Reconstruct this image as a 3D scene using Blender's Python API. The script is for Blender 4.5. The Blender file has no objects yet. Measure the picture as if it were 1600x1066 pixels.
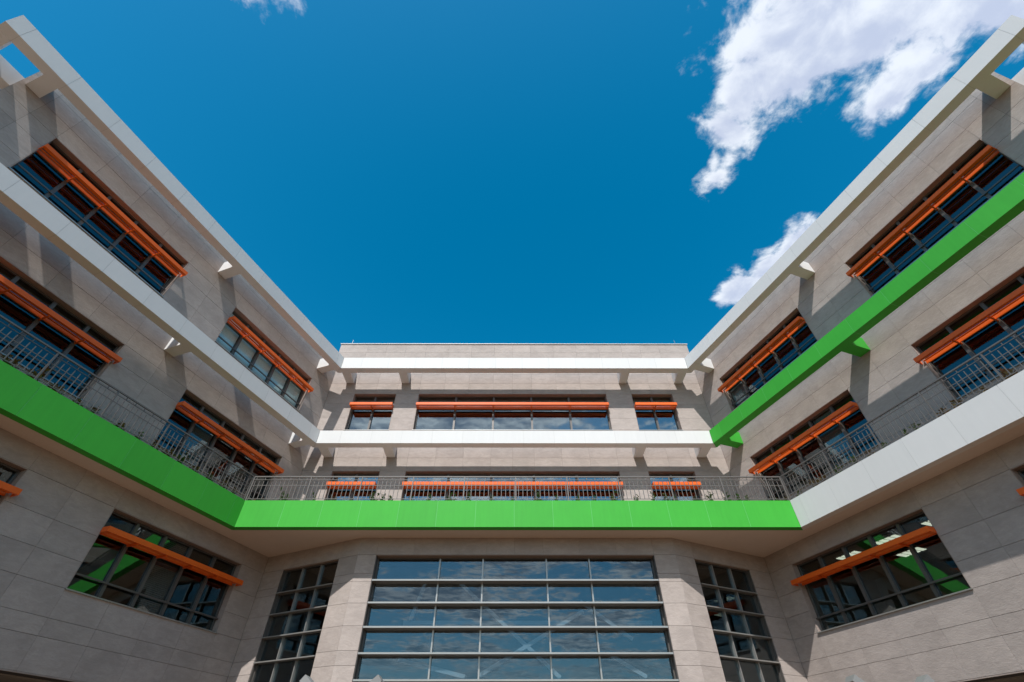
import bpy, math, random
from mathutils import Matrix, Vector
random.seed(7)
scene = bpy.context.scene
COL = scene.collection
R = math.radians
EYE = 1.6                      # camera height; all z below are given relative to the eye
AL = R(20.05)                  # the wings open outwards by this angle

# ------------------------------------------------------------------ camera
cd = bpy.data.cameras.new('camera')
cam = bpy.data.objects.new('camera', cd); COL.objects.link(cam)
cd.sensor_width = 36.0; cd.lens = 36.0*733.92/1600.0
cd.clip_start = 0.1; cd.clip_end = 3000
_th, _ya, _ro = .7618, .0022, -.0006
Fv = Vector((math.sin(_ya)*math.cos(_th), math.cos(_ya)*math.cos(_th), math.sin(_th)))
Rv = Vector((math.cos(_ya), -math.sin(_ya), 0)); Uv = Rv.cross(Fv)
R2 = Rv*math.cos(_ro)+Uv*math.sin(_ro); U2 = Uv*math.cos(_ro)-Rv*math.sin(_ro)
M = Matrix((R2, U2, -Fv)).transposed().to_4x4(); M.translation = Vector((-.25, 0, EYE))
cam.matrix_world = M
scene.camera = cam

# ------------------------------------------------------------------ sun and sky
SUN = Vector((-.18, -1.0, 1.28)).normalized()
SUN_EL = math.asin(SUN.z); SUN_ROT = math.atan2(SUN.x, SUN.y)
ld = bpy.data.lights.new('sun', 'SUN'); ld.energy = 5.0; ld.angle = R(.53); ld.color = (1, .985, .96)
sun = bpy.data.objects.new('sun', ld); COL.objects.link(sun)
sun.rotation_euler = (-SUN).to_track_quat('-Z', 'Y').to_euler(); sun.location = SUN*60

world = bpy.data.worlds.new('World'); scene.world = world; world.use_nodes = True
wt = world.node_tree; wt.nodes.clear()
class NT:
    """small helper to chain nodes"""
    def __init__(s, t): s.t = t
    def n(s, kind, **k):
        x = s.t.nodes.new(kind)
        for a, b in k.items(): setattr(x, a, b)
        return x
    def put(s, sock, v):
        if isinstance(v, bpy.types.NodeSocket): s.t.links.new(v, sock)
        else: sock.default_value = v
    def math(s, op, a, b=0.0, c=None, clamp=False):
        x = s.n('ShaderNodeMath', operation=op, use_clamp=clamp)
        s.put(x.inputs[0], a); s.put(x.inputs[1], b)
        if c is not None: s.put(x.inputs[2], c)
        return x.outputs[0]
    def vmath(s, op, a, b=None, scale=None):
        x = s.n('ShaderNodeVectorMath', operation=op); s.put(x.inputs[0], a)
        if b is not None: s.put(x.inputs[1], b)
        if scale is not None: s.put(x.inputs['Scale'], scale)
        return x.outputs['Value'] if op in ('LENGTH', 'DISTANCE', 'DOT_PRODUCT') else x.outputs[0]
    def noise(s, vec, scale, detail=4, rough=.5, dist=0.0, lac=2.0):
        x = s.n('ShaderNodeTexNoise'); s.put(x.inputs['Vector'], vec)
        x.inputs['Scale'].default_value = scale; x.inputs['Detail'].default_value = detail
        x.inputs['Roughness'].default_value = rough; x.inputs['Distortion'].default_value = dist
        x.inputs['Lacunarity'].default_value = lac
        return x.outputs[0]
    def rng(s, v, a, b, c=0.0, d=1.0, smooth=True):
        x = s.n('ShaderNodeMapRange'); x.interpolation_type = 'SMOOTHSTEP' if smooth else 'LINEAR'
        s.put(x.inputs[0], v)
        for i, q in enumerate((a, b, c, d)): s.put(x.inputs[i+1], q)
        return x.outputs[0]
    def mix(s, f, a, b, mode='MIX'):
        x = s.n('ShaderNodeMix', data_type='RGBA', blend_type=mode)
        s.put(x.inputs[0], f); s.put(x.inputs[6], a); s.put(x.inputs[7], b)
        return x.outputs[2]
W = NT(wt)
sky = W.n('ShaderNodeTexSky', sky_type='NISHITA'); sky.sun_disc = False
sky.sun_elevation = SUN_EL; sky.sun_rotation = SUN_ROT
sky.altitude = 300; sky.air_density = 1.0; sky.dust_density = .75; sky.ozone_density = 3.0
hs = W.n('ShaderNodeHueSaturation'); hs.inputs['Saturation'].default_value = 1.425; hs.inputs['Value'].default_value = 1.06
hs.inputs['Hue'].default_value = .478
W.put(hs.inputs['Color'], sky.outputs[0])
# drifting cumulus on a flat layer: direction / height
tc = W.n('ShaderNodeTexCoord')
nrm = W.vmath('NORMALIZE', tc.outputs['Generated'])
sx = W.n('ShaderNodeSeparateXYZ'); W.put(sx.inputs[0], nrm)
zc = W.math('MAXIMUM', sx.outputs[2], .06)
cx = W.n('ShaderNodeCombineXYZ'); W.put(cx.inputs[0], W.math('DIVIDE', sx.outputs[0], zc)); W.put(cx.inputs[1], W.math('DIVIDE', sx.outputs[1], zc))
P = cx.outputs[0]
warp = W.n('ShaderNodeTexNoise'); W.put(warp.inputs['Vector'], P); warp.inputs['Scale'].default_value = 5.0; warp.inputs['Detail'].default_value = 3
Pw = W.vmath('ADD', P, W.vmath('SCALE', W.vmath('SUBTRACT', warp.outputs['Color'], (.5, .5, .5)), scale=.10))
fine = W.noise(P, 11.0, 9, .60, .25)
wisp = W.noise(P, 30.0, 6, .65, .6)
# (x, y, radius x, radius y, weight) of the clouds over the right wing and the wisp above the left one
BLOBS = [(.53, .235, .13, .085, 1), (.66, .20, .18, .085, 1), (.85, .17, .22, .07, 1), (.64, .12, .19, .09, 1), (.485, .315, .06, .07, 1), (.535, .29, .09, .06, 1),
         (.455, .408, .052, .036, 1), (.482, .360, .030, .035, .8), (.615, .265, .085, .045, 1), (.745, .325, .055, .060, .85), (.80, .28, .05, .05, .6), (.452, .515, .024, .032, .50), (.462, .455, .016, .035, .42), (.437, .47, .012, .02, .4),
         (.640, .835, .055, .050, 1), (.70, .77, .055, .075, 1), (.74, .70, .045, .07, 1), 
         (-.444, .165, .05, .03, .5), (.395, .405, .014, .014, .4)]
best = None
for bx_, by_, rx_, ry_, wgt in BLOBS:
    dv = W.vmath('MULTIPLY', W.vmath('SUBTRACT', Pw, (bx_, by_, 0)), (1/rx_, 1/ry_, 0))
    v = W.math('MULTIPLY_ADD', W.vmath('LENGTH', dv), -.55*wgt, .55*wgt+.28*wgt)
    best = v if best is None else W.math('SMOOTH_MAX', best, v, .12)
best = W.math('MAXIMUM', W.math('MULTIPLY_ADD', best, 1.35, .04), -.9)
# broken cloud field over the rest of the sky, thicker towards the sun side
sp = W.n('ShaderNodeSeparateXYZ'); W.put(sp.inputs[0], P)
field = W.noise(W.vmath('ADD', P, (3.1, 7.4, 0)), 1.25, 6, .55, .4)
field = W.math('ADD', W.math('MULTIPLY', W.math('SUBTRACT', field, .50), 4.0), W.rng(sp.outputs[1], .1, -1.5, -1.5, .42))
shape = W.math('MAXIMUM', best, field)
dens = W.math('ADD', shape, W.math('MULTIPLY', W.math('SUBTRACT', fine, .5), 2.0))
dens = W.math('ADD', dens, W.math('MULTIPLY', W.math('SUBTRACT', wisp, .5), .55))
alpha = W.math('POWER', W.rng(dens, .04, .62), 1.2)
fine2 = W.noise(W.vmath('ADD', P, (-.006, -.022, 0)), 11.0, 5, .55, .25)
tone = W.noise(W.vmath('ADD', Pw, (.02, .05, 0)), 6.0, 3, .5)
lit = W.math('ADD', W.math('MULTIPLY', W.math('SUBTRACT', fine, fine2), 1.9), W.math('MULTIPLY', W.math('SUBTRACT', .5, tone), 2.6))
lit = W.math('ADD', lit, W.rng(shape, .75, .25, .30, .75))
ct = W.mix(W.rng(lit, -.15, 1.0), W.mix(W.rng(sp.outputs[1], 0, -1.2), (3.3, 3.38, 4.0, 1), (1.4, 1.45, 1.8, 1)), W.mix(W.rng(sp.outputs[1], 0, -1.2), (5.2, 5.2, 5.3, 1), (7.2, 7.1, 7.1, 1)))
ct = W.mix(1.0, ct, W.mix(1.0, hs.outputs[0], (.35, .35, .35, 1), 'MULTIPLY'), 'ADD')
skyc = W.mix(W.math('MULTIPLY', alpha, W.rng(sx.outputs[2], .02, .25)), hs.outputs[0], ct)
bg = W.n('ShaderNodeBackground'); bg.inputs['Strength'].default_value = .15
W.put(bg.inputs['Color'], skyc)
wo = W.n('ShaderNodeOutputWorld'); wt.links.new(bg.outputs[0], wo.inputs['Surface'])

# ------------------------------------------------------------------ exposure
vs = scene.view_settings
vs.view_transform = 'Standard'; vs.look = 'None'; vs.exposure = 0.16; vs.gamma = 1.0; vs.use_curve_mapping = False
scene.cycles.use_denoising = True
scene.cycles.max_bounces = 10; scene.cycles.transparent_max_bounces = 16
scene.cycles.sample_clamp_indirect = 6.0
scene.cycles.caustics_reflective = False; scene.cycles.caustics_refractive = False

# ------------------------------------------------------------------ materials
MATS = {}
def base(name):
    m = bpy.data.materials.new(name); m.use_nodes = True
    t = m.node_tree; b = t.nodes['Principled BSDF']; MATS[name] = m
    return m, NT(t), b
def bump(N, b, h, strength, dist):
    x = N.n('ShaderNodeBump'); x.inputs['Strength'].default_value = strength; x.inputs['Distance'].default_value = dist
    N.put(x.inputs['Height'], h); N.t.links.new(x.outputs[0], b.inputs['Normal'])
def stone(name, col, relief=1.0):
    m, N, b = base(name)
    g = N.n('ShaderNodeNewGeometry'); oi = N.n('ShaderNodeObjectInfo')
    rnd = oi.outputs['Random']
    off = N.n('ShaderNodeCombineXYZ')
    for i, k in enumerate((37., 61., 23.)): N.put(off.inputs[i], N.math('MULTIPLY', rnd, k))
    pos = N.vmath('ADD', g.outputs['Position'], off.outputs[0])
    mp = N.n('ShaderNodeMapping'); N.put(mp.inputs[0], pos); mp.inputs['Rotation'].default_value = (.35, .55, .3); mp.inputs['Scale'].default_value = (1, 1, 2.6)
    veins = N.noise(mp.outputs[0], 2.2, 6, .62, 1.2)
    cloudy = N.noise(pos, 1.1, 4, .55, .3)
    grain = N.noise(mp.outputs[0], 16, 5, .62, .4)
    a = tuple(c*.86 for c in col)+(1,); c2 = tuple(min(1, c*1.10) for c in col)+(1,)
    k = N.math('ADD', N.math('MULTIPLY', veins, .55), N.math('MULTIPLY', cloudy, .45))
    c = N.mix(N.rng(k, .34, .66), a, c2)
    c = N.mix(N.rng(grain, .3, .75, 0, .30), c, tuple(x*.72 for x in col)+(1,))
    br = N.math('MULTIPLY_ADD', rnd, .09, .955)
    hv = N.n('ShaderNodeHueSaturation'); N.put(hv.inputs['Color'], c); N.put(hv.inputs['Value'], br)
    N.put(b.inputs['Base Color'], hv.outputs[0]); b.inputs['Roughness'].default_value = .78
    b.inputs['Specular IOR Level'].default_value = .3
    h = N.math('ADD', N.math('MULTIPLY', grain, .6), N.math('MULTIPLY', N.noise(mp.outputs[0], 7, 4, .6, .8), .9))
    bump(N, b, h, .55*relief, .012)
    return m
def paint(name, col, rough=.38, coat=.25, var=.05, metal=0.0, scale=1.5):
    m, N, b = base(name)
    g = N.n('ShaderNodeNewGeometry'); oi = N.n('ShaderNodeObjectInfo')
    n1 = N.noise(g.outputs['Position'], scale, 5, .6)
    mp = N.n('ShaderNodeMapping'); N.put(mp.inputs[0], g.outputs['Position']); mp.inputs['Scale'].default_value = (6, 6, .5)
    streak = N.noise(mp.outputs[0], 1.6, 5, .6)
    v = N.math('ADD', N.math('MULTIPLY', N.math('SUBTRACT', n1, .5), var*1.6), N.math('MULTIPLY', N.math('SUBTRACT', streak, .5), var*1.8))
    v = N.math('ADD', N.math('ADD', v, 1.0), N.math('MULTIPLY', N.math('SUBTRACT', oi.outputs['Random'], .5), var*.9))
    hv = N.n('ShaderNodeHueSaturation'); hv.inputs['Color'].default_value = col+(1,); N.put(hv.inputs['Value'], v)
    N.put(b.inputs['Base Color'], hv.outputs[0]); b.inputs['Metallic'].default_value = metal
    N.put(b.inputs['Roughness'], N.math('MULTIPLY_ADD', n1, .16, rough-.08))
    b.inputs['Specular IOR Level'].default_value = .22 if metal == 0 else .5
    b.inputs['Coat Weight'].default_value = coat; b.inputs['Coat Roughness'].default_value = .25
    bump(N, b, N.noise(g.outputs['Position'], .9, 2, .4), .12, .02)
    return m
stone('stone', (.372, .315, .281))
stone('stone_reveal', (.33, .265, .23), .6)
m, N, b = base('joint'); b.inputs['Base Color'].default_value = (.11, .09, .078, 1); b.inputs['Roughness'].default_value = .9
paint('white_metal', (.62, .607, .585), .65, 0, .04)
paint('green_metal', (.044, .348, .034), .55, .0, .10)
paint('seam_green', (.13, .47, .15), .6, 0, .05)
paint('seam_white', (.50, .49, .47), .7, 0, .05)
SEAM = {'green_metal': 'seam_green', 'white_metal': 'seam_white'}
paint('orange_metal', (.74, .122, .014), .42, .1, .09, scale=4)
paint('frame_metal', (.10, .088, .078), .42, .1, .08, .25)
paint('cap_metal', (.34, .325, .30), .36, .1, .06, .55)
paint('galvanised', (.12, .108, .098), .5, 0, .12, .2, 9)
paint('coping', (.55, .53, .50), .45, .1, .05)
paint('canopy_steel', (.20, .19, .178), .5, .1, .1, .1)
paint('soffit_plaster', (.60, .52, .46), .85, 0, .07)
paint('interior_wall', (.22, .215, .21), .9, 0, .05)
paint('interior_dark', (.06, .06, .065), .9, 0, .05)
paint('blind_fabric', (.78, .82, .80), .8, 0, .06)
paint('blind_slat', (.34, .32, .30), .7, 0, .06)
paint('strut_paint', (.40, .44, .47), .5, .1, .05)
paint('roofing', (.30, .29, .28), .9, 0, .1)
m, N, b = base('soil'); g = N.n('ShaderNodeNewGeometry')
N.put(b.inputs['Base Color'], N.mix(N.noise(g.outputs['Position'], 20, 4), (.035, .022, .014, 1), (.10, .07, .045, 1))); b.inputs['Roughness'].default_value = 1
def leafmat(name, c1, c2):
    m, N, b = base(name)
    g = N.n('ShaderNodeNewGeometry')
    N.put(b.inputs['Base Color'], N.mix(N.rng(N.noise(g.outputs['Position'], 14, 3), .35, .65), c1+(1,), c2+(1,)))
    b.inputs['Roughness'].default_value = .55
    b.inputs['Transmission Weight'].default_value = 0
leafmat('leaf_green', (.035, .075, .018), (.13, .19, .04))
leafmat('leaf_dry', (.16, .07, .03), (.17, .15, .05))
m, N, b = base('ground_stone'); g = N.n('ShaderNodeNewGeometry')
br = N.n('ShaderNodeTexBrick'); N.put(br.inputs['Vector'], g.outputs['Position']); br.inputs['Scale'].default_value = 1.0
br.inputs['Color1'].default_value = (.20, .123, .075, 1); br.inputs['Color2'].default_value = (.175, .108, .065, 1); br.inputs['Mortar'].default_value = (.12, .10, .085, 1)
br.inputs['Mortar Size'].default_value = .01
N.put(b.inputs['Base Color'], N.mix(N.noise(g.outputs['Position'], .35, 5), br.outputs[0], (.165, .103, .06, 1))); b.inputs['Roughness'].default_value = .85
m, N, b = base('lamp_glow'); b.inputs['Base Color'].default_value = (.8, .8, .75, 1)
b.inputs['Emission Color'].default_value = (1, .93, .74, 1); b.inputs['Emission Strength'].default_value = 1.6
# coated glazing: tinted see-through plus a mirror share that rises at grazing angles
def glass(name, tint, refl):
    m = bpy.data.materials.new(name); m.use_nodes = True; MATS[name] = m
    t = m.node_tree; t.nodes.clear(); N = NT(t)
    g = N.n('ShaderNodeNewGeometry'); oi = N.n('ShaderNodeObjectInfo')
    off = N.n('ShaderNodeCombineXYZ'); N.put(off.inputs[0], N.math('MULTIPLY', oi.outputs['Random'], 40.))
    bp = N.n('ShaderNodeBump'); bp.inputs['Strength'].default_value = .05; bp.inputs['Distance'].default_value = .02
    N.put(bp.inputs['Height'], N.noise(N.vmath('ADD', g.outputs['Position'], off.outputs[0]), 1.6, 2, .4))
    tr = N.n('ShaderNodeBsdfTransparent'); tr.inputs[0].default_value = tint+(1,)
    gl = N.n('ShaderNodeBsdfGlossy'); gl.inputs['Color'].default_value = (.84, .93, .95, 1); gl.inputs['Roughness'].default_value = .0
    t.links.new(bp.outputs[0], gl.inputs['Normal'])
    c = N.math('ABSOLUTE', N.vmath('DOT_PRODUCT', g.outputs['Normal'], g.outputs['Incoming']))
    f = N.math('MULTIPLY_ADD', N.math('POWER', N.math('SUBTRACT', 1.0, c, clamp=True), 5.0), .96-refl, .04+refl, clamp=True)
    mx = N.n('ShaderNodeMixShader'); N.put(mx.inputs[0], f); t.links.new(tr.outputs[0], mx.inputs[1]); t.links.new(gl.outputs[0], mx.inputs[2])
    o = N.n('ShaderNodeOutputMaterial'); t.links.new(mx.outputs[0], o.inputs[0])
glass('glazing', (.50, .58, .60), .05)
glass('glazing_bay', (.68, .73, .75), .045)
glass('glazing_centre', (.58, .67, .68), .16)
glass('glazing_blind', (.86, .93, .93), .04)
glass('glazing_clear', (.58, .64, .64), .06)

# ------------------------------------------------------------------ mesh helpers
class MB:
    """collects boxes and prisms (z relative to the eye) into one mesh"""
    def __init__(s): s.v = []; s.f = []
    def box(s, x0, x1, y0, y1, z0, z1):
        return s.prism([(x0, y0), (x1, y0), (x1, y1), (x0, y1)], z0, z1)
    def prism(s, poly, z0, z1):
        a = sum(poly[i][0]*poly[(i+1) % len(poly)][1]-poly[(i+1) % len(poly)][0]*poly[i][1] for i in range(len(poly)))
        if a < 0: poly = poly[::-1]
        b = len(s.v); n = len(poly)
        s.v += [(x, y, z0+EYE) for x, y in poly]+[(x, y, z1+EYE) for x, y in poly]
        s.f += [tuple(b+i for i in range(n))[::-1], tuple(b+n+i for i in range(n))]
        s.f += [(b+i, b+(i+1) % n, b+n+(i+1) % n, b+n+i) for i in range(n)]
        return s
    def bar(s, p, q, w, h=None, up=Vector((0, 0, 1))):
        p = Vector(p)+Vector((0, 0, EYE)); q = Vector(q)+Vector((0, 0, EYE)); d = (q-p).normalized(); h = h or w
        side = d.cross(up)
        if side.length < 1e-4: side = Vector((1, 0, 0))
        side.normalize(); u = side.cross(d)
        b = len(s.v)
        for c in (p, q):
            for i, j in ((-1, -1), (1, -1), (1, 1), (-1, 1)): s.v.append(tuple(c+side*(i*w/2)+u*(j*h/2)))
        s.f += [(b, b+1, b+2, b+3)[::-1][::-1], (b+7, b+6, b+5, b+4)]
        s.f += [(b+i, b+4+i, b+4+(i+1) % 4, b+(i+1) % 4) for i in range(4)]
        return s
    def mesh(s, name, mat):
        me = bpy.data.meshes.new(name); me.from_pydata(s.v, [], s.f); me.update()
        if mat: me.materials.append(MATS[mat])
        return me
def link(name, data, parent=None, basis=None):
    o = bpy.data.objects.new(name, data); COL.objects.link(o)
    o.parent = parent
    if basis is not None: o.matrix_basis = basis
    return o
def part(name, mb, mat, parent, basis=None): return link(name, mb.mesh(name, mat), parent, basis)
def thing(name, label, cat, loc, rot=0.0, group=None):
    o = bpy.data.objects.new(name, None); COL.objects.link(o)
    o.empty_display_size = .5
    o.location = loc; o.rotation_euler = (0, 0, rot); o['label'] = label; o['category'] = cat
    if group: o['group'] = group
    return o
def tag(o, label, cat, group=None):
    o['label'] = label; o['category'] = cat
    if group: o['group'] = group

def cut(rect, holes):
    """a rectangle minus rectangles, as rectangles"""
    todo = [rect]
    for h in holes:
        nxt = []
        for r in todo:
            x0, x1, z0, z1 = r; a0, a1, b0, b1 = max(x0, h[0]), min(x1, h[1]), max(z0, h[2]), min(z1, h[3])
            if a0 >= a1-1e-6 or b0 >= b1-1e-6: nxt.append(r); continue
            if z0 < b0: nxt.append((x0, x1, z0, b0))
            if b1 < z1: nxt.append((x0, x1, b1, z1))
            if x0 < a0: nxt.append((x0, a0, b0, b1))
            if a1 < x1: nxt.append((a1, x1, b0, b1))
        todo = nxt
    return [r for r in todo if r[1]-r[0] > .05 and r[3]-r[2] > .05]
PANEL_CACHE = {}
def panel_mesh(w, h, t, mat):
    k = (round(w, 3), round(h, 3), t, mat)
    if k not in PANEL_CACHE:
        m_ = MB(); m_.box(-w/2, w/2, 0, t, -h/2-EYE, h/2-EYE)
        PANEL_CACHE[k] = m_.mesh('stone_panel', mat)
    return PANEL_CACHE[k]
PT = .035
def clad_wall(name, parent, xs, zs, holes, thick=.40, basis=None, ext=(0, 0)):
    """backing wall with openings, and stone panels hung in front of it (wall face at y = 0)"""
    xs = sorted(xs); zs = sorted(zs)
    bk = MB()
    for r in cut((xs[0]-ext[0], xs[-1]+ext[1], zs[0], zs[-1]), holes):
        bk.box(r[0], r[1], PT, thick, r[2], r[3])
    w = part(name, bk, 'joint', parent, basis)
    for i in range(len(xs)-1):
        for j in range(len(zs)-1):
            for x0, x1, z0, z1 in cut((xs[i], xs[i+1], zs[j], zs[j+1]), holes):
                gx, gz = .005, .009
                me = panel_mesh(x1-x0-gx, z1-z0-gz, PT-.004, 'stone')
                link('stone_panel', me, w, Matrix.Translation(((x0+x1)/2, random.uniform(-.0015, .0015), (z0+z1)/2+EYE)))
    return w

def window(parent, x0, x1, z0, z1, cols, shade=True, basis=None, recess=.29, rail=True, zt=None, blinds=(), widths=None, mat='glazing', slatblind=(), ends=(0, 0)):
    y = recess
    fr = MB(); fw = .07
    fr.box(x0, x1, y-.06, y+.06, z0, z0+fw); fr.box(x0, x1, y-.06, y+.06, z1-fw, z1)
    fr.box(x0, x0+fw, y-.06, y+.06, z0+fw, z1-fw); fr.box(x1-fw, x1, y-.06, y+.06, z0+fw, z1-fw)
    w = part('window', fr, 'frame_metal', parent, basis)
    rv = MB(); t = .02
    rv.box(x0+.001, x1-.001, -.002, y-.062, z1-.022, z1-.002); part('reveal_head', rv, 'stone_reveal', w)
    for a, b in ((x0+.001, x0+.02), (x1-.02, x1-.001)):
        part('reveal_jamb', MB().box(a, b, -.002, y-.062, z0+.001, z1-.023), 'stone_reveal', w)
    part('sill', MB().box(x0-.02, x1+.02, -.045, y-.06, z0-.035, z0), 'cap_metal', w)
    edges = [x0+(x1-x0)*i/cols for i in range(cols+1)]
    if widths:
        s_ = sum(widths); edges = [x0]
        for q in widths: edges.append(edges[-1]+(x1-x0)*q/s_)
    for e in edges[1:-1]:
        part('mullion', MB().box(e-.05, e+.05, y-.09, y+.063, z0+fw, z1-fw), 'frame_metal', w)
    rows = [z0+fw, z1-fw]
    if zt:
        part('transom', MB().box(x0+fw, x1-fw, y-.075, y+.061, zt-.04, zt+.04), 'frame_metal', w)
        rows = [z0+fw, zt-.04, z1-fw]
    for i in range(cols):
        a = edges[i]+(fw if i == 0 else .05); b = edges[i+1]-(fw if i == cols-1 else .05)
        for j in range(len(rows)-1):
            c, d = rows[j], rows[j+1]+(0 if j == len(rows)-2 else 0)
            if j == 1: c += .08
            pm = MB().box(-(b-a)/2-.01, (b-a)/2+.01, -.006, .006, -(d-c)/2-.01-EYE, (d-c)/2+.01-EYE)
            rot = Matrix.Rotation(R(random.uniform(-.22, .22)), 4, 'Z') @ Matrix.Rotation(R(random.uniform(-.22, .22)), 4, 'X')
            part('pane', pm, mat, w, Matrix.Translation(((a+b)/2, y+.005, (c+d)/2+EYE)) @ rot)
        if i in blinds:
            part('roller_blind', MB().box(a+.02, b-.02, y+.07, y+.08, z0+fw+random.uniform(0, .1), z1-.1), 'blind_fabric', w)
        if i in slatblind:
            sb = MB(); zz = z0+.1
            while zz < z1-.1: sb.box(a+.02, b-.02, y+.10, y+.135, zz, zz+.032); zz += .055
            s_ = part('venetian_blind', sb, 'blind_slat', w)
    if rail:
        zr = z0+.43
        g = MB(); g.box(x0+.0, x1-.0, y-.15, y-.11, zr-.025, zr+.025)
        part('guard_rail', g, 'frame_metal', w)
    if shade:
        zs = shade
        a0, a1 = x0+.02-ends[0], x1-.02+ends[1]
        sh = part('sunshade', MB().box(a0+.025, a1-.025, -.31, -.24, zs, zs+.15), 'orange_metal', parent, basis)
        b0_, b1_ = max(a0+.03, x0+.03), min(a1-.03, x1-.03)
        part('back_bar', MB().box(b0_, b1_, .09, .125, zs-.005, zs+.10), 'orange_metal', sh)
        for yc in (-.15, -.02):
            sl = MB(); c, s_ = math.cos(R(10)), math.sin(R(10)); hw, th = .042, .011
            for xx in ((a0+.025, a1-.025) if yc < -.08 else (b0_, b1_)):
                for u, v in ((-hw, -th), (hw, -th), (hw, th), (-hw, th)):
                    sl.v.append((xx, yc+u*c-v*s_, zs+.06+u*s_+v*c+EYE))
            sl.f += [(0, 3, 2, 1), (4, 5, 6, 7)]+[(i, (i+1) % 4, 4+(i+1) % 4, 4+i) for i in range(4)]
            part('slat', sl, 'orange_metal', sh)
        for e, i_ in ((a0, 0), (a1-.025, 1)):
            part('end_plate', MB().box(e, e+.025, -.31, -.01 if ends[i_] else .125, zs-.006, zs+.152), 'orange_metal', sh)
        for e in edges[1:-1]:
            part('arm', MB().box(e-.022, e+.022, -.25, recess-.09, zs-.03, zs+.03), 'orange_metal', sh)
    return w

def railing(parent, x0, x1, y, ztop, zbot, posts, spacing, basis=None):
    zt = ztop
    r = part('railing', MB().box(x0, x1, y-.026, y+.026, zt-.04, zt), 'galvanised', parent, basis)
    for z, h in ((zt-.145, .018), (zt-.38, .020), (zbot+.11, .022)):
        part('rail', MB().box(x0, x1, y-.008, y+.008, z-h/2, z+h/2), 'galvanised', r)
    pm = MB().box(-.022, .022, -.022, .022, zbot, zt-.032).mesh('post', 'galvanised')
    for p in posts: link('post', pm, r, Matrix.Translation((p, y, 0)))
    bm_ = MB().box(-.0105, .0105, -.0105, .0105, zbot+.10, zt-.20).mesh('baluster', 'galvanised')
    sm = MB().box(-.011, .011, -.011, .011, zt-.145, zt-.032).mesh('spacer', 'galvanised')
    x = x0+spacing*.5; k = 0
    while x < x1-.05:
        if all(abs(x-p) > .06 for p in posts):
            link('baluster', bm_, r, Matrix.Translation((x, y, 0)))
            if k % 2 == 0: link('spacer', sm, r, Matrix.Translation((x+.02, y, 0)))
        x += spacing; k += 1
    return r

# ------------------------------------------------------------------ shared heights (relative to the eye)
Z_SOF, Z_FAS, Z_RAIL = 6.885, 7.89, 8.93
Z_MID = (11.65, 12.325); Z_TOP = (16.22, 16.95)
LOWER_J = [2.12, 2.87, 3.28, 3.99, 4.68, 5.41, 6.29, 6.93]
UPPER_J = [6.95, 7.9, 8.62, 9.36, 10.26, 10.93, 11.62, 12.3, 13.22, 13.93, 14.83, 15.5, 16.21, 16.88, 17.6]
def wx(c, y): return (c+y*math.sin(AL))/math.cos(AL)              # x of the left wing line n = c at depth y
def wt_(c, y): return wx(c, y)*math.sin(AL)+y*math.cos(AL)        # the same point as distance t along the wing

# ------------------------------------------------------------------ ground
g_ = MB(); g_.v = [(-900, -900, 0), (900, -900, 0), (900, 900, 0), (-900, 900, 0)]; g_.f = [(0, 1, 2, 3)]
ground = part('ground', g_, 'ground_stone', None); ground['kind'] = 'structure'
ground['label'] = 'pale stone paving of the courtyard'

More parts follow.
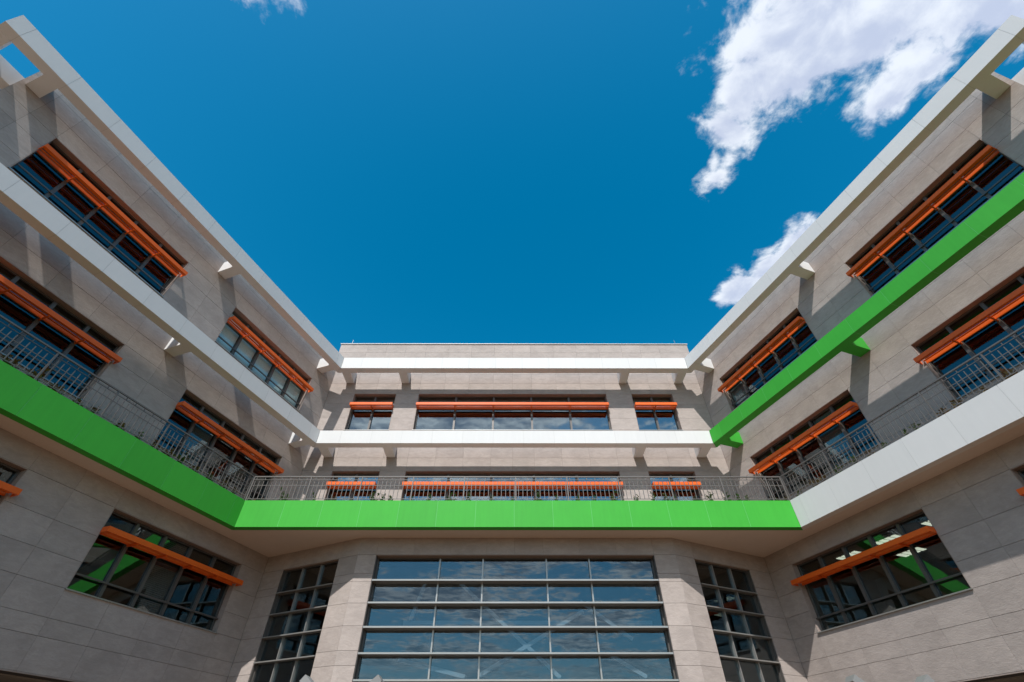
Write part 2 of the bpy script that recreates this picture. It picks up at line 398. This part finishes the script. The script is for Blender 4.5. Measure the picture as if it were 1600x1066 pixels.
# ------------------------------------------------------------------ one wing
CB = -15.495                                   # balcony front line
def wing(side, cw, cb_beam, label, mid_mat, bal_mat, lit_rooms):
    s = 1 if side == 'L' else -1
    n = Vector((math.cos(AL)*s, -math.sin(AL), 0)); t = Vector((math.sin(AL)*s, math.cos(AL), 0))
    rot = math.atan2((t*s).y, (t*s).x)
    root = thing('building_wing', label, 'building', n*cw, rot)
    def X(a, b): return (a, b) if s == 1 else (-b, -a)          # an interval of t in the local frame
    def px(pts): return [(q*s, y) for q, y in pts]
    def tc_(c, y): return wt_(c, y)
    yb = cw-cb_beam; ybal = cw-CB                                # local y of the beam front and balcony front (negative)
    tj = [-.63, .14, .96, 2.3, 3.67, 5.05, 6.37, 7.65, 8.92, 10.26, 11.6, 12.95, 14.3]
    tcorner = tc_(cw, 20.4)-.005
    tk = tc_(cw, 20.2)
    W_ = [(.96, 6.37), (8.92, 14.3)]
    up = [q*s for q in tj+[tcorner]]; lo = [q*s for q in tj+[tk-.005]]
    h3 = [X(*w)+(13.4, 15.5) for w in W_]; h2 = [X(*w)+(8.6, 10.93) for w in W_]; h1 = [X(*w)+(4.0, 6.29) for w in W_]
    ex = (0, .25) if s == 1 else (.25, 0)
    clad_wall('upper_wall', root, up, UPPER_J, h3+h2, ext=ex)
    clad_wall('lower_wall', root, lo, LOWER_J, h1, ext=ex)
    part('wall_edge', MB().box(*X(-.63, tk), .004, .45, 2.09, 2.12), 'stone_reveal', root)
    part('coping', MB().box(*X(-.66, tcorner), -.04, .45, 17.6, 17.66), 'coping', root)
    for i, w in enumerate(W_):
        a, b = X(*w)
        far = i == 1; en = (.02, .09) if s == 1 else (.09, .02)
        flip = (lambda k: k) if s == 1 else (lambda k: 4-k)
        bl3 = [0, 1, 2, 3, 4] if (far and s == 1) else ([flip(4)] if far else [])
        window(root, a, b, 13.4, 15.5, 5, shade=14.64, zt=14.77, blinds=bl3, ends=en, mat='glazing_blind' if (far and s == 1) else 'glazing')
        window(root, a, b, 8.6, 10.93, 5, shade=10.11, zt=10.23, blinds=[flip(1)] if far else [], ends=en)
        window(root, a, b, 4.0, 6.29, 5, shade=5.53, zt=5.65, ends=en, mat='glazing_clear', slatblind=[2] if (far and s == 1) else [])
    # beams held off the wall by brackets
    for (z0, z1), mat, first in ((Z_MID, mid_mat, 2.67-1.435*3), (Z_TOP, 'white_metal', -1.47)):
        yf, ybk = yb, yb+.40
        tf = tc_(cw-yf, 19.10); tbk = tc_(cw-ybk, 19.50)
        js = [-1.87]; q = first
        while q < tf-.35: js.append(q); q += 1.435
        core = MB(); core.prism(px([(-1.86, yf+.004), (tf-.02, yf+.004), (tbk-.02, ybk-.004), (-1.86, ybk-.004)]), z0+.004, z1-.004)
        beam = part('beam', core, SEAM[mat], root)
        for k in range(len(js)):
            g = .006; a0 = js[k]+g
            if k < len(js)-1: poly = [(a0, yf), (js[k+1]-g, yf), (js[k+1]-g, ybk), (a0, ybk)]
            else: poly = [(a0, yf), (tf-.012, yf), (tbk-.012, ybk), (a0, ybk)]
            part('cladding_panel', MB().prism(px(poly), z0, z1), mat, beam)
        for a, b in ((-.5, -.06), (7.47, 7.90), (14.34, 14.77)):
            part('bracket', MB().box(*X(a, b), ybk, 0.0, z0+.004, z1-.06), mat, beam)
        # the beam turns the corner of the wing's end
        part('return_beam', MB().prism(px([(-1.87, ybk+.005), (-1.47, ybk+.005), (-1.47, 9.0), (-1.87, 9.0)]), z0, z1), mat, beam)
        part('bracket', MB().box(*X(-1.47, -.63), .5, .92, z0+.004, z1-.06), mat, beam)
    # balcony
    tfr = tc_(CB, 17.0); lip = .29; tin = tc_(CB-lip, 17.0+lip)
    slab = MB(); slab.prism(px([(-1.68, ybal+lip), (tin, ybal+lip), (tk, 0.), (tk, .03), (-1.68, .03)]), Z_SOF+.03, Z_SOF+.25)
    bal = part('balcony', slab, 'soffit_plaster', root)
    part('fascia_core', MB().prism(px([(-1.67, ybal+.004), (tfr-.02, ybal+.004), (tin-.02, ybal+lip-.006), (-1.67, ybal+lip-.006)]), Z_SOF+.006, Z_FAS-.01), SEAM[bal_mat], bal)
    js = [-1.68]; q = 4.97-1.435*4
    while q < tfr-.3: js.append(q); q += 1.435
    js.append(tfr-.42)
    for k in range(len(js)):
        g = .006; a0 = js[k]+g
        poly = [(a0, ybal), (js[k+1]-g, ybal), (js[k+1]-g, ybal+lip), (a0, ybal+lip)] if k < len(js)-1 else [(a0, ybal), (tfr-.003, ybal), (tin-.003, ybal+lip), (a0, ybal+lip)]
        part('fascia_panel', MB().prism(px(poly), Z_SOF, Z_FAS), bal_mat, bal)
    part('planter_soil', MB().prism(px([(-1.4, ybal+lip+.01), (tin-.05, ybal+lip+.01), (tin+.1, ybal+lip+.3), (-1.4, ybal+lip+.3)]), Z_FAS-.6, Z_FAS-.05), 'soil', bal)
    ry = ybal+.11
    tr_ = tc_(cw-ry, 17.11)
    posts = [q for q in [4.78+1.88*k for k in range(-3, 5)] if q < tr_-.3]+[tr_-.05]
    a, b = X(-1.6, tr_)
    railing(root, a, b, ry, Z_RAIL, Z_FAS, [q*s for q in posts], .157)
    # rooms behind the glass
    part('roof', MB().box(*X(-.63, tcorner+3), .45, 12, 17.0, 17.3), 'roofing', root)
    for k, (z0, z1) in enumerate(((2.3, 6.7), (6.95, 11.3), (11.5, 16.3))):
        part('room_back_wall', MB().box(*X(-.6, tcorner), 6.0, 6.15, z0, z1), 'interior_wall', root)
        part('floor_slab', MB().box(*X(-.6, tcorner), .41, 6.0, z0-.25, z0), 'interior_wall', root)
        part('ceiling', MB().box(*X(-.6, tcorner), .41, 6.0, z1, z1+.12), 'interior_wall', root)
        for q in (-.6, 7.6, tcorner-.15):
            part('partition', MB().box(*X(q, q+.12), .45, 6.0, z0, z1), 'interior_wall', root)
    end = MB(); end.box(*X(-.63, -.33), .41, 12, 2.12, 17.6); part('end_wall', end, 'stone', root)
    gf = MB(); gf.box(*X(-.63, tk), 2.4, 2.6, -EYE, 2.05); part('ground_floor_wall', gf, 'interior_dark', root)
    part('ground_floor_soffit', MB().box(*X(-.63, tk), .05, 2.6, 2.08, 2.2), 'interior_dark', root)
    for q in (.4, 5.4, 10.4):
        part('column', MB().box(*X(q, q+.5), .35, .85, -EYE, 2.08), 'stone', root)
    if lit_rooms:
        for q, yq in ((9.4, 2.0), (11.3, 2.0), (13.0, 2.0), (9.6, 3.9), (11.9, 3.9)):
            a, b = X(q, q+.95)
            cl = part('ceiling_light', MB().box(a, b, yq, yq+.6, 6.62, 6.69), 'coping', root)
            for k in range(4):
                xx = a+.04+k*.235; part('tube', MB().box(xx, xx+.16, yq+.05, yq+.55, 6.60, 6.618), 'lamp_glow', cl)
    return root

wing('L', -16.54, -15.305, 'left stone clad wing with two white beams and a green balcony edge', 'white_metal', 'green_metal', False)
wing('R', -16.50, -15.155, 'right stone clad wing with a green middle beam and a white balcony edge', 'green_metal', 'white_metal', True)

# ------------------------------------------------------------------ centre block
BY = 20.4
ctr = thing('building_block', 'central stone clad block between the wings with glazed bay and green balcony edge', 'building', (0, BY, 0))
xl, xr = wx(-16.54, BY), -wx(-16.50, BY)
bx_j = [xl, -8.74, -7.6, -6.47, -5.26, -3.92, -2.58, -1.24, -.18, .88, 2.22, 3.56, 4.9, 6.25, 7.35, 8.47, xr]
WB = [(-8.74, -6.47, 2), (-5.26, 4.9, 5), (6.25, 8.47, 2)]
holes = [(a, b, 13.2, 15.5) for a, b, _ in WB]+[(a, b, 8.6, 10.93) for a, b, _ in WB]
clad_wall('upper_wall', ctr, bx_j, UPPER_J[:-1], holes, ext=(.25, .25))
clad_wall('parapet_wall', ctr, [-10.36]+bx_j[1:-1]+[10.2], [16.88, 17.69, 18.51, 19.17], [], thick=.35)
part('coping', MB().box(-10.40, 10.24, -.05, .42, 19.17, 19.21), 'coping', ctr)
for a, b, c in WB:
    window(ctr, a, b, 13.2, 15.5, c, rail=False, shade=14.57, zt=14.70, mat='glazing_centre')
    window(ctr, a, b, 8.6, 10.93, c, rail=False, shade=10.08, zt=10.20, mat='glazing_centre')
# beams
fL, fR = wx(-15.305, 19.1), -wx(-15.155, 19.1); kL, kR = wx(-15.705, 19.5), -wx(-15.555, 19.5)
for z0, z1 in (Z_MID, Z_TOP):
    beam = part('beam', MB().prism([(fL+.02, -1.296), (fR-.02, -1.296), (kR-.02, -.904), (kL+.02, -.904)], z0+.004, z1-.004), 'seam_white', ctr)
    js = [fL]; q = fL+1.05
    while q < fR-.4: js.append(q); q += 1.435
    js.append(fR)
    for k in range(len(js)-1):
        g = .006; a, b = js[k], js[k+1]
        a2 = kL if k == 0 else a; b2 = kR if k == len(js)-2 else b
        part('cladding_panel', MB().prism([(a+g, -1.3), (b-g, -1.3), (b2-g, -.9), (a2+g, -.9)], z0, z1), 'white_metal', beam)
    for a, b in ((-9.35, -8.92), (-6.30, -5.88), (5.69, 6.12), (8.75, 9.19)):
        part('bracket', MB().box(a, b, -.9, 0, z0+.004, z1-.06), 'white_metal', beam)
# balcony
bl, br_ = wx(CB, 17.0), -wx(CB, 17.0); il, ir = wx(CB-.29, 17.29), -wx(CB-.29, 17.29)
YF = -3.4
bal = part('balcony', MB().prism([(il, YF+.29), (ir, YF+.29), (-wx(-16.5, 20.2), -.2), (xr-.004, 0), (xl+.004, 0), (wx(-16.54, 20.2), -.2)], Z_SOF+.03, Z_SOF+.25), 'soffit_plaster', ctr)
part('fascia_core', MB().prism([(bl+.02, YF+.004), (br_-.02, YF+.004), (ir-.02, YF+.284), (il+.02, YF+.284)], Z_SOF+.006, Z_FAS-.01), 'seam_green', bal)
js = [bl]; q = -7.31-1.435
while q < br_-.4: js.append(q); q += 1.435
js.append(br_)
for k in range(len(js)-1):
    g = .006; a, b = js[k], js[k+1]; a2 = il if k == 0 else a; b2 = ir if k == len(js)-2 else b
    part('fascia_panel', MB().prism([(a+g, YF), (b-g, YF), (b2-g, YF+.29), (a2+g, YF+.29)], Z_SOF, Z_FAS), 'green_metal', bal)
part('planter_soil', MB().box(il+.1, ir-.1, YF+.30, YF+.60, Z_FAS-.6, Z_FAS-.05), 'soil', bal)
rl, rr = wx(CB-.11, 17.11), -wx(CB-.11, 17.11)
railing(ctr, rl+.03, rr-.03, YF+.11, Z_RAIL, Z_FAS, [rl+.03]+[-8.10+2.008*k for k in range(9)]+[9.75, rr-.03], .166)
# glazed ground storey: flat bay and two slanted sides
BAY_Z = [-1.6, -.6, .4, 1.3, 2.12, 2.87, 3.28, 3.99, 4.68, 5.38, 5.65, 6.30, 6.93]
CAPS = [5.42, 4.69, 3.95, 3.20, 2.48, 1.74, 1.0, .26, -.48]
def curtain(parent, x0, x1, z0, z1, widths, basis, y=.34, mw=.026, ch=.026, mm='cap_metal'):
    fw = .06
    fr = MB(); fr.box(x0, x1, y-.07, y+.05, z0, z0+fw); fr.box(x0, x1, y-.07, y+.05, z1-fw, z1)
    fr.box(x0, x0+fw, y-.07, y+.05, z0+fw, z1-fw); fr.box(x1-fw, x1, y-.07, y+.05, z0+fw, z1-fw)
    w = part('curtain_wall', fr, 'frame_metal', parent, basis)
    part('reveal_head', MB().box(x0+.001, x1-.001, -.002, y-.072, z1-.022, z1-.002), 'stone_reveal', w)
    for a, b in ((x0+.001, x0+.018), (x1-.018, x1-.001)): part('reveal_jamb', MB().box(a, b, .04, y-.072, z0+.001, z1-.023), 'frame_metal', w)
    ed = [x0]
    for q in widths: ed.append(ed[-1]+(x1-x0)*q/sum(widths))
    for e in ed[1:-1]: part('mullion', MB().box(e-mw, e+mw, y-.09, y+.053, z0+fw, z1-fw), mm, w)
    rows = [z1-fw]+CAPS+[z0+fw]
    for c in CAPS: part('transom_cap', MB().box(x0+.022, x1-.022, -.03, y+.03, c-ch, c+ch), 'cap_metal', w)
    for i in range(len(ed)-1):
        for j in range(len(rows)-1):
            a, b, c, d = ed[i], ed[i+1], rows[j+1], rows[j]
            pm = MB().box(-(b-a)/2+.015, (b-a)/2-.015, -.006, .006, -(d-c)/2+.005-EYE, (d-c)/2-.005-EYE)
            rot = Matrix.Rotation(R(random.uniform(-.2, .2)), 4, 'Z') @ Matrix.Rotation(R(random.uniform(-.2, .2)), 4, 'X')
            part('pane', pm, 'glazing_bay', w, Matrix.Translation(((a+b)/2, y+.005, (c+d)/2+EYE)) @ rot)
    return w
bb = Matrix.Translation((0, -2.3, 0))
clad_wall('bay_wall', ctr, [-5.93, -5.25, -3.88, -2.52, -1.16, -.12, .95, 2.31, 3.69, 5.06, 5.86], BAY_Z, [(-5.25, 5.06, -1.55, 6.30)], basis=bb)
curtain(ctr, -5.25, 5.06, -1.55, 6.30, [2.38, 1.62, 2.38, 1.62, 2.42], bb)
for side, C_, K_ in (('L', Vector((-5.93, 18.1)), Vector((wx(-16.54, 20.2), 20.2))), ('R', Vector((5.86, 18.1)), Vector((-wx(-16.5, 20.2), 20.2)))):
    a, b = (K_, C_) if side == 'L' else (C_, K_)
    d = b-a; ln = d.length
    bs = Matrix.Translation((a.x, a.y-BY, 0)) @ Matrix.Rotation(math.atan2(d.y, d.x), 4, 'Z')
    w0, w1 = (ln-3.72, ln-.90) if side == 'L' else (.90, 3.72)
    clad_wall('bay_side_wall', ctr, [0, w0, w0+.94, w0+1.88, w1, ln], BAY_Z, [(w0, w1, -1.55, 6.30)], basis=bs, ext=(.25, 0) if side == 'L' else (0, .25))
    curtain(ctr, w0, w1, -1.55, 6.30, [1, 1, 1], bs, .20, .022, .019)
# rooms
part('roof', MB().box(-10.3, 10.15, .35, 12, 17.0, 17.3), 'roofing', ctr)
for z0, z1 in ((6.95, 11.3), (11.5, 16.3)):
    part('room_back_wall', MB().box(xl, xr, 6.0, 6.15, z0, z1), 'interior_wall', ctr)
    part('floor_slab', MB().box(xl, xr, .41, 6.0, z0-.25, z0), 'interior_wall', ctr)
    part('ceiling', MB().box(xl, xr, .41, 6.0, z1, z1+.12), 'interior_wall', ctr)
    for q in (-10.1, -5.9, 5.6, 9.9): part('partition', MB().box(q, q+.12, .45, 6.0, z0, z1), 'interior_wall', ctr)
part('room_back_wall', MB().box(-10.1, 10.1, 5.0, 5.15, -EYE, 6.7), 'interior_dark', ctr)
part('partition', MB().box(-10.2, -10.1, .3, 5.0, -EYE, 6.7), 'interior_dark', ctr)
part('partition', MB().box(10.1, 10.2, .3, 5.0, -EYE, 6.7), 'interior_dark', ctr)
part('ceiling', MB().box(-10.1, 10.1, .05, 5.0, 6.72, 6.85), 'interior_dark', ctr)
part('ceiling', MB().box(-5.8, 5.7, -1.85, .05, 6.72, 6.85), 'interior_dark', ctr)
k_ = 18.95/20.5; yy = 18.95-BY
for a, c, b, d in ((-3.72, 6.01, -4.15, 4.70), (-2.30, 5.99, 1.50, 2.88), (2.54, 5.01, -1.40, 2.95), (-4.4, 3.42, -1.93, 2.91), (2.45, 5.35, 4.3, 4.06), (3.3, 3.6, 4.6, 2.9)):
    part('diagonal_strut', MB().bar((a*k_, yy, c*k_), (b*k_, yy+.02, d*k_), .12, .12), 'strut_paint', ctr)
part('tie_beam', MB().box(-4.1, 4.8, yy+.12, yy+.28, 4.24, 4.36), 'strut_paint', ctr)

# ------------------------------------------------------------------ lightning rods on the parapet
for x, lab in ((-9.86, 'thin lightning rod at the left end of the parapet'), (9.66, 'thin lightning rod at the right end of the parapet')):
    r_ = thing('lightning_rod', lab, 'rod', (x, BY+.2, 19.21+EYE), group='rods on the parapet')
    mb = MB(); mb.box(-.07, .07, -.07, .07, -EYE, .05-EYE); part('foot', mb, 'cap_metal', r_)
    part('rod', MB().bar((0, 0, .05-EYE), (.05 if x < 0 else -.05, 0, .50-EYE), .018), 'cap_metal', r_)

# ------------------------------------------------------------------ plants behind the railings
def plant_mesh(name, h, nstem, mat, seed):
    rg = random.Random(seed); mb = MB()
    for s_ in range(nstem):
        a = rg.uniform(0, 6.28); lean = rg.uniform(.05, .32); hh = h*rg.uniform(.6, 1.0)
        p = Vector((rg.uniform(-.07, .07), rg.uniform(-.06, .06), 0)); top = p+Vector((math.cos(a)*lean*hh, math.sin(a)*lean*hh, hh))
        mb.bar(p-Vector((0, 0, EYE)), top-Vector((0, 0, EYE)), .008)
        for k in range(9):
            f = .25+.75*k/8; c = p.lerp(top, f); la = rg.uniform(0, 6.28); L_ = rg.uniform(.09, .17); e = rg.uniform(-.3, .9)
            d = Vector((math.cos(la)*math.cos(e), math.sin(la)*math.cos(e), math.sin(e))); sd = Vector((-math.sin(la), math.cos(la), rg.uniform(-.4, .4))).normalized()
            b0 = len(mb.v)
            mb.v += [tuple(c), tuple(c+d*L_*.5+sd*L_*.30), tuple(c+d*L_), tuple(c+d*L_*.5-sd*L_*.30)]
            mb.f.append((b0, b0+1, b0+2, b0+3))
    return mb.mesh(name, mat)
PM = [plant_mesh('plant', .62, 4, 'leaf_green', 1), plant_mesh('plant', .52, 6, 'leaf_green', 2), plant_mesh('plant', .50, 6, 'leaf_dry', 3), plant_mesh('plant', .56, 5, 'leaf_dry', 4), plant_mesh('plant', .66, 3, 'leaf_green', 5)]
rg = random.Random(11)
ORD = ['leftmost', 'second', 'third', 'fourth', 'fifth', 'sixth', 'seventh', 'eighth', 'ninth', 'tenth', 'eleventh', 'twelfth', 'thirteenth', 'fourteenth', 'fifteenth', 'sixteenth', 'seventeenth', 'eighteenth', 'nineteenth', 'twentieth', 'twenty first', 'twenty second', 'twenty third', 'twenty fourth', 'rightmost']
LOOK = ['tall green leafy plant', 'bushy green plant', 'dry reddish plant', 'yellowish brown plant', 'thin tall green plant']
def plant(loc, kind, label, group):
    o = link('balcony_plant', PM[kind]); o.location = loc; o.rotation_euler = (0, 0, rg.uniform(0, 6.28))
    q = rg.uniform(.75, 1.15); o.scale = (q, q, q); tag(o, label, 'plant', group)
for k, x in enumerate((-9.2, -8.95, -7.9, -5.55, -5.2, -4.9, -4.1, -3.4, -2.6, -1.9, -1.0, -.1, .8, 1.5, 2.3, 2.9, 3.8, 4.6, 5.3, 5.75, 6.1, 7.4, 8.2, 8.6, 8.9)):
    kd = rg.choice((0, 1, 1, 4))
    o = ORD[k]+('' if k in (0, 24) else ' from the left')
    plant((x+rg.uniform(-.05, .05), 17.38, Z_FAS-.06+EYE), kd, LOOK[kd]+', '+o+' behind the central balcony railing', 'plants on the central balcony')
def wing_pt(s, c, t, z): return Vector((math.cos(AL)*s*c+math.sin(AL)*s*t, -math.sin(AL)*c+math.cos(AL)*t, z+EYE))
for s, side, grp in ((1, 'left', 'plants on the left balcony'), (-1, 'right', 'plants on the right balcony')):
    for k in range(19):
        t = 14.06-.62*k+rg.uniform(-.2, .2); kd = rg.choice((2, 3, 2, 1, 0))
        o = 'nearest to the central block' if k == 0 else ORD[k]+' from the central block'
        plant(wing_pt(s, CB-.38, t, Z_FAS-.06), kd, LOOK[kd]+', '+o+', behind the '+side+' balcony railing', grp)

# ------------------------------------------------------------------ double headed lamps in the courtyard
for x, lab in ((-2.88, 'grey twin head lamp in front of the glazed bay'), (5.67, 'grey twin head lamp in front of the right wing')):
    lp = thing('street_lamp', lab, 'lamp', (x, 9.0, 0), group='lamps in the courtyard')
    mb = MB(); mb.bar((0, 0, -EYE), (0, 0, .80), .12); part('pole', mb, 'canopy_steel', lp)
    for sg in (-1, 1):
        part('lamp_head', MB().bar((sg*.03, 0, .78), (sg*.60, 0, 1.25), .26, .11), 'canopy_steel', lp)
